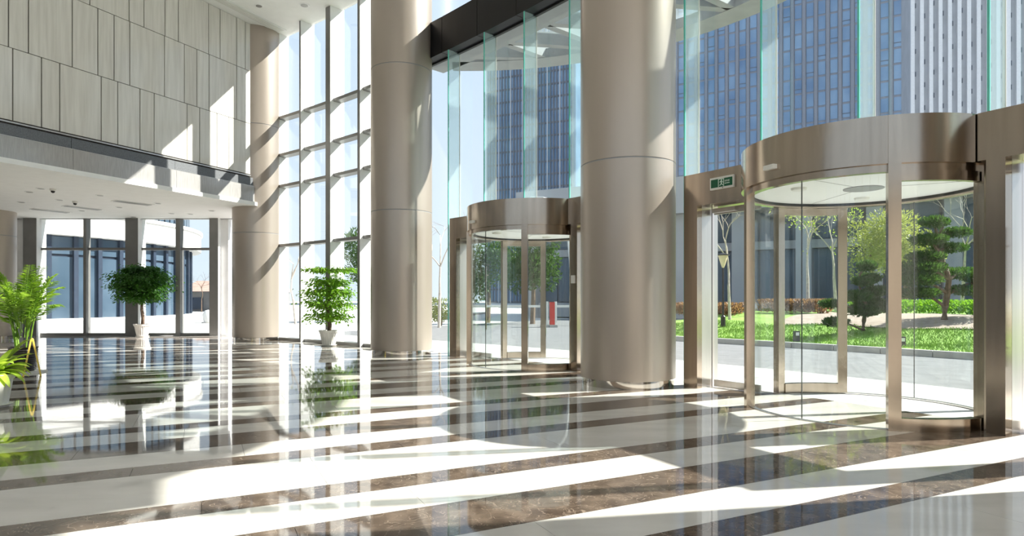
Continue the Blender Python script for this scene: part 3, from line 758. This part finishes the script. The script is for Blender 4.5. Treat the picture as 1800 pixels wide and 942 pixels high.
def g3(x, y, Y):
    q = at(x, y, Y); r = sqrt((q.x - OX) ** 2 + (q.y - OY) ** 2); ph = degrees(atan2(q.y - OY, q.x - OX))
    q.z = mound_z(r, ph) if (r > 50.5 and ph < 46.5) else -.06
    return q
bare_tree(g3(1283, 572, 21.5), 4.4, 'bare branching tree behind the black lamp post', 41)
bare_tree(g3(1420, 560, 22.5), 4.8, 'slender bare tree with sparse pale leaves and a prop, beyond the lawn', 42, leaves='leaf_olive', n_l=700)
bare_tree(g3(1690, 548, 24), 5.4, 'bare tree rising behind the larger clipped pine', 43)
bare_tree(g3(1470, 552, 27), 5.5, 'tall thin tree with small white-green leaves beyond the lawn', 44, leaves='leaf_lime', n_l=500)
leafy_tree(g3(1590, 556, 25.5), 3.9, 1.45, 'round yellow-green tree between the clipped pines', 45, 'leaf_olive', 5200, .13)
leafy_tree(g3(1530, 556, 26.5), 3.8, 1.1, 'olive brushy tree behind the small clipped pine', 46, 'leaf_olive', 3000, .12)
leafy_tree(g3(1790, 556, 23), 3.6, 1.0, 'bright green tree at the end of the lawn beyond the bar handle door', 47, 'leaf_bright', 2600, .13)
leafy_tree(g3(936, 560, 31), 4.7, 1.35, 'dark evergreen street tree behind the road barrier', 48, 'leaf_pine', 4200, .2)
leafy_tree(g3(858, 556, 34), 4.2, 1.4, 'dark evergreen tree left of the pillar beyond the barrier', 49, 'leaf_pine', 3400, .2)
leafy_tree(g3(775, 560, 30), 1.6, 1.0, 'low yellow-green shrub beyond the road past the second column', 50, 'leaf_olive', 1500, .13, 'shrub', 'roadside shrubs', .1)
leafy_tree(g3(640, 560, 33), 4.6, 1.3, 'dark evergreen tree seen past the mullioned glazing', 51, 'leaf_pine', 3600, .2)
bare_tree(g3(772, 562, 27), 5.6, 'thin pale bare tree beyond the road past the second column', 52)
bare_tree(g3(520, 565, 30), 4.6, 'pale bare tree seen through the mullioned glazing', 53)
def hedge(r, p0, p1, h, m, label, seed, n=2600, w=.5):
    rr = random.Random(seed); mb = MB(); t = P(r, (p0 + p1) / 2, 0)
    for k in range(n):
        q = P(r + rr.uniform(-w, w), rr.uniform(p0, p1)); z = mound_z(r, (p0 + p1) / 2) if p1 < 47 else -.05
        a = rr.random() * 6.28; mb.leaf((q.x, q.y, z + h * rr.random() ** .7), (cos(a) * .6, sin(a) * .6, .7), (rr.gauss(0, 1), rr.gauss(0, 1), .5), .13, .06)
    tag(mb.build('hedge', m), label, 'hedge', kind='stuff')
hedge(58.2, 33, 40.6, .42, 'leaf_bright', 'low bright green hedge behind the mulch bed', 61, 5000)
hedge(56.8, 40.8, 43.2, .45, 'leaf_red', 'reddish twiggy hedge at the left end of the lawn', 62, 2600)
hedge(55.5, 43.4, 46.2, .45, 'leaf_red', 'dark reddish shrub row behind the black lamp post', 63, 2600)
# lawn lights, lamp post
def lawn_light(c, label):
    t = empty('lawn_light', c, label, 'lawn light', 'black lawn lights'); c = Vector(c)
    part(MB().box(c + Vector((0, 0, .10)), (1, 0, 0), (0, 1, 0), (0, 0, 1), .13, .10, .26), 'housing', 'lamp_black', t)
    part(MB().box(c + Vector((0, -.055, .16)), (1, 0, 0), (0, 1, 0), (0, 0, 1), .08, .01, .08), 'lens', 'plastic_white', t)
lawn_light(at(1400, 598, 15.6), 'black lawn light near the kerb below the slender bare tree')
lawn_light(at(1585, 609, 14.4), 'black lawn light on the grass between the two clipped pines')
c = at(1271, 590, 20.3); t = empty('lamp_post', c, 'black garden lamp post with flared glass lantern', 'lamp post')
part(MB().lathe(c, [(.075, -.1), (.075, .62), (.04, .66)], 14), 'base', 'lamp_black', t)
part(MB().lathe(c, [(.032, .6), (.032, 2.25)], 10), 'pole', 'lamp_black', t)
part(MB().lathe(c, [(.03, 2.2), (.06, 2.28), (.16, 2.60), (.15, 2.60)], 16), 'lantern_glass', 'lamp_glass', t)
part(MB().lathe(c, [(.20, 2.60), (.20, 2.63), (.02, 2.68)], 16), 'cap', 'lamp_black', t)

# road barrier beyond the barrier-side entrance
for (x, m, lab) in ((957, 'grey_paint', 'grey barrier cabinet on the road island'), (972, 'red_paint', 'red and white barrier cabinet holding the white arm')):
    c = at(x, 573, 27.5); c.z = -.05; t = empty('barrier_cabinet', c, lab, 'road barrier')
    part(MB().box(c + Vector((0, 0, .05)), (1, 0, 0), (0, 1, 0), (0, 0, 1), .36, .6, .12), 'plinth', 'kerb_stone', t)
    part(MB().box(c + Vector((-.04, 0, .60)), (1, 0, 0), (0, 1, 0), (0, 0, 1), .22, .34, 1.0), 'body', m, t)
    part(MB().box(c + Vector((.12, 0, .62)), (1, 0, 0), (0, 1, 0), (0, 0, 1), .09, .35, 1.02), 'side_cover', 'plastic_white', t)
    part(MB().box(c + Vector((2.2 if m == 'red_paint' else -1.9, -.22, .92)), (1, 0, 0), (0, 1, 0), (0, 0, 1), 4.2 if m == 'red_paint' else 3.4, .05, .10), 'arm', 'plastic_white', t)
c = at(1008, 572, 29); c.z = -.05; t = empty('street_lamp', c, 'tall pale street lamp with curved arm behind the barrier', 'street lamp')
part(MB().tube([c, c + Vector((-.15, 0, 3)), c + Vector((-.35, 0, 5.2)), c + Vector((-.75, 0, 5.8)), c + Vector((-1.5, 0, 5.95))], [.08, .06, .05, .045, .04], 8), 'pole', 'tower_white', t, True)
part(MB().box(c + Vector((-1.7, 0, 5.93)), (1, 0, 0), (0, 1, 0), (0, 0, 1), .6, .2, .10), 'lamp_head', 'tower_white', t)

# ------------------------------------------------------------------ outdoors: buildings
def frame(p0, p1):
    d = (Vector(p1) - Vector(p0)); L = d.length; d.normalize(); return d, Vector((d.y, -d.x)), L     # along, outward (towards the viewer side), length
def block(name, p0, p1, depth, h, label, m, cat='building', group=None):
    d, nrm, L = frame(p0, p1); t = empty(name, (p0[0], p0[1], 0), label, cat, group)
    c = (Vector(p0) + Vector(p1)) / 2 - nrm * depth / 2
    part(MB().box((c.x, c.y, h / 2 - .1), (d.x, d.y, 0), (nrm.x, nrm.y, 0), (0, 0, 1), L, depth, h), 'wall', m, t)
    return t, d, nrm, L
def on(p0, d, nrm, a, o, z): q = Vector(p0) + d * a + nrm * o; return Vector((q.x, q.y, z))
# office podium across the road
A = (1.5, 46.5); B = (40.0, 24.5)
t, d, nrm, L = block('office_podium', A, B, 14, 8.6, 'grey office block with tall pillars across the road', 'tower_dark')
def bb(mb, p0, d, nrm, a0, a1, o0, o1, z0, z1):
    c = on(p0, d, nrm, (a0 + a1) / 2, (o0 + o1) / 2, (z0 + z1) / 2); return mb.box(c, (d.x, d.y, 0), (nrm.x, nrm.y, 0), (0, 0, 1), a1 - a0, o1 - o0, z1 - z0)
part(bb(MB(), A, d, nrm, -.5, L + .5, -14, 1.6, 6.6, 8.9), 'roof_slab', 'concrete', t)
part(bb(MB(), A, d, nrm, 0, L, 0, .3, 4.2, 4.7), 'spandrel', 'concrete', t)
part(bb(MB(), A, d, nrm, 0, L, 0, .5, -.1, .9), 'plinth_wall', 'concrete', t)
k = 0
while k * 3.6 < L - .5:
    part(bb(MB(), A, d, nrm, k * 3.6, k * 3.6 + .8, .1, 1.0, -.1, 6.6), 'pillar', 'concrete', t)
    for j in range(2):
        a0 = k * 3.6 + .9 + j * 1.35
        if a0 + 1.2 < L:
            for z0, z1 in ((1.0, 4.15), (4.75, 6.55)):
                w = part(bb(MB(), A, d, nrm, a0, a0 + 1.2, .02, .10, z0, z1), 'window', 'bld_glass', t)
    k += 1
# blue gridded tower
def tower_grid(p0, p1, depth, h, label, cw, fh, name='office_tower', vis=(31, 76), limit=300):
    t, d, nrm, L = block(name, p0, p1, depth, h, label, 'tower_pier', group=None)
    nc = int(L / cw); nrw = int(h / fh); cells = []
    me = MB().box((0, 0, 0), (d.x, d.y, 0), (nrm.x, nrm.y, 0), (0, 0, 1), cw * .60, .12, fh * .86)
    proto = bpy.data.meshes.new('window'); proto.from_pydata(me.v, [], me.f); proto.materials.append(M['tower_glass'])
    for c in range(nc):
        for r in range(nrw):
            z = (r + .5) * fh; cells.append((0 if vis[0] < z < vis[1] else 1, c, r))
    cells.sort(); restm = MB()
    for i, (v, c, r) in enumerate(cells):
        q = on(p0, d, nrm, (c + .5) * cw, .02, (r + .5) * fh)
        if v == 0 and i < limit:
            o = bpy.data.objects.new('window', proto); col.objects.link(o); o.location = q; keep(o, t)
        else: restm.box(q, (d.x, d.y, 0), (nrm.x, nrm.y, 0), (0, 0, 1), cw * .60, .12, fh * .86)
    tag(part(restm, 'windows', 'tower_glass', t), kind='stuff')
    for c in range(nc + 1):
        part(bb(MB(), p0, d, nrm, c * cw - cw * .13, c * cw + cw * .13, 0, .45, 0, h), 'pier', 'tower_pier', t)
    bars = MB()
    for r in range(nrw):
        for c in range(nc):
            if (r * 7 + c * 5) % 6 == 0: bb(bars, p0, d, nrm, c * cw + cw * .2, c * cw + cw * .8, .05, .15, r * fh + fh * .30, r * fh + fh * .34)
    tag(part(bars, 'transom_bars', 'tower_dark', t), kind='stuff')
    return t
dv = Vector((-.868, .497)); q1 = Vector((87.8, 140.0)); q0 = q1 + dv * 58.65
tower_grid(tuple(q0), tuple(q1), 18, 96, 'blue glass office tower with grey vertical piers behind the lawn-side entrance', 2.55, 3.6)
# white finned tower
p0 = (77.0, 121.0); p1 = (118.0, 104.0)
t, d, nrm, L = block('finned_tower', p0, p1, 9, 88, 'pale tower with close white vertical fins, right of the blue tower', 'tower_pale')
k = 0
while k * 1.5 < L:
    part(bb(MB(), p0, d, nrm, k * 1.5, k * 1.5 + .62, 0, .7, 0, 88), 'fin', 'tower_white', t); k += 1
dash = MB()
for k in range(int(L / 1.5)):
    for r in range(40):
        if (r + k) % 2 == 0: bb(dash, p0, d, nrm, k * 1.5 + .64, k * 1.5 + .95, .0, .12, r * 2.2, r * 2.2 + .9)
tag(part(dash, 'window_slits', 'tower_dark', t), kind='stuff')
# striped tower seen above the barrier-side entrance
p0 = (-7.5, 188.0); p1 = (17.5, 178.0)
t, d, nrm, L = block('striped_tower', p0, p1, 24, 110, 'dark blue striped tower seen above the barrier-side entrance', 'tower_glass')
k = 0
while k * .95 < L:
    part(bb(MB(), p0, d, nrm, k * .95, k * .95 + .32, 0, .4, 0, 110), 'pier', 'tower_dark' if k % 4 else 'tower_pale', t); k += 1
for r in range(30): part(bb(MB(), p0, d, nrm, 0, L, 0, .2, r * 3.7, r * 3.7 + .5), 'floor_band', 'tower_dark', t)

# curved pale building beyond the back glazing
bc = (-36.0, 41.0); t = empty('curved_building', (bc[0], bc[1], 0), 'pale curved building with dark blue glazed ground floor beyond the back glazing', 'building')
def carc(r0, r1, a0, a1, z0, z1, name, m, n=40): return part(MB().arc(bc[0], bc[1], r0, r1, a0, a1, z0, z1, n), name, m, t)
A0, A1 = -140, 60
carc(1.0, 13.15, A0, A1, -.1, 14, 'core', 'bld_mullion', 60)
carc(12.5, 14.0, A0, A1, 4.65, 6.05, 'stone_band', 'bld_white', 80)
carc(12.5, 14.12, A0, A1, 5.85, 6.05, 'cornice', 'bld_white', 80)
carc(12.5, 13.9, A0, A1, 8.6, 10.4, 'stone_band', 'bld_white', 80)
carc(12.5, 13.6, A0, A1, 13.0, 14.2, 'parapet', 'bld_white', 80)
carc(13.1, 13.6, A0, A1, -.1, .12, 'plinth', 'bld_white', 60)
step_ = 5.6; a = A0
while a < A1:
    carc(13.16, 13.24, a + .5, a + step_ - .5, .12, 3.5, 'window', 'bld_glass', 3)
    carc(13.16, 13.24, a + .5, a + step_ - .5, 3.65, 4.6, 'window', 'bld_glass', 3)
    carc(13.1, 13.42, a - .5, a + .5, .1, 4.66, 'mullion', 'bld_mullion', 2)
    for j in range(2):
        carc(13.16, 13.24, a + j * 2.8 + .35, a + j * 2.8 + 2.45, 6.1, 8.55, 'window', 'bld_glass', 2)
    a += step_
# low old outbuilding and tree beyond the plaza
c0 = at(322, 547, 60); c1 = at(415, 547, 60)
t = empty('outbuilding', ((c0.x + c1.x) / 2, 60, 0), 'low dark brick outbuilding with reddish roof beyond the plaza', 'building')
part(MB().abox(c0.x, c1.x + 3, 60, 66, -.1, 1.9), 'wall', 'old_brick', t)
part(MB().add([(c0.x - .2, 59.7, 1.9), (c1.x + 3.2, 59.7, 1.9), (c1.x + 3.2, 63, 3.0), (c0.x - .2, 63, 3.0), (c0.x - .2, 66.3, 1.9), (c1.x + 3.2, 66.3, 1.9)], [(0, 1, 2, 3), (3, 2, 5, 4), (0, 3, 4), (1, 5, 2)]), 'roof', 'roof_tile', t)
part(MB().abox(c0.x + .9, c0.x + 1.9, 59.93, 60, .2, 1.3), 'doorway', 'bld_mullion', t)
part(MB().abox(c1.x + .2, c1.x + 1.4, 59.93, 60, 0, 1.5), 'doorway', 'bld_mullion', t)
bare_tree((c0.x + 3.0, 57.5, -.05), 4.6, 'dark bare tree in front of the brick outbuilding', 71, 'bark', spread=.8)
c = at(366, 571, 31.5); c.z = -.02
t = empty('stone_bollard', c, 'small pale stone bollard on the sunlit plaza', 'bollard')
part(MB().lathe(c, [(.18, 0), (.24, .2), (.26, .45), (.16, .62), (.02, .66)], 18), 'body', 'bld_white', t, True)
part(MB().lathe(c, [(.30, 0), (.30, .05)], 18), 'foot', 'kerb_stone', t)
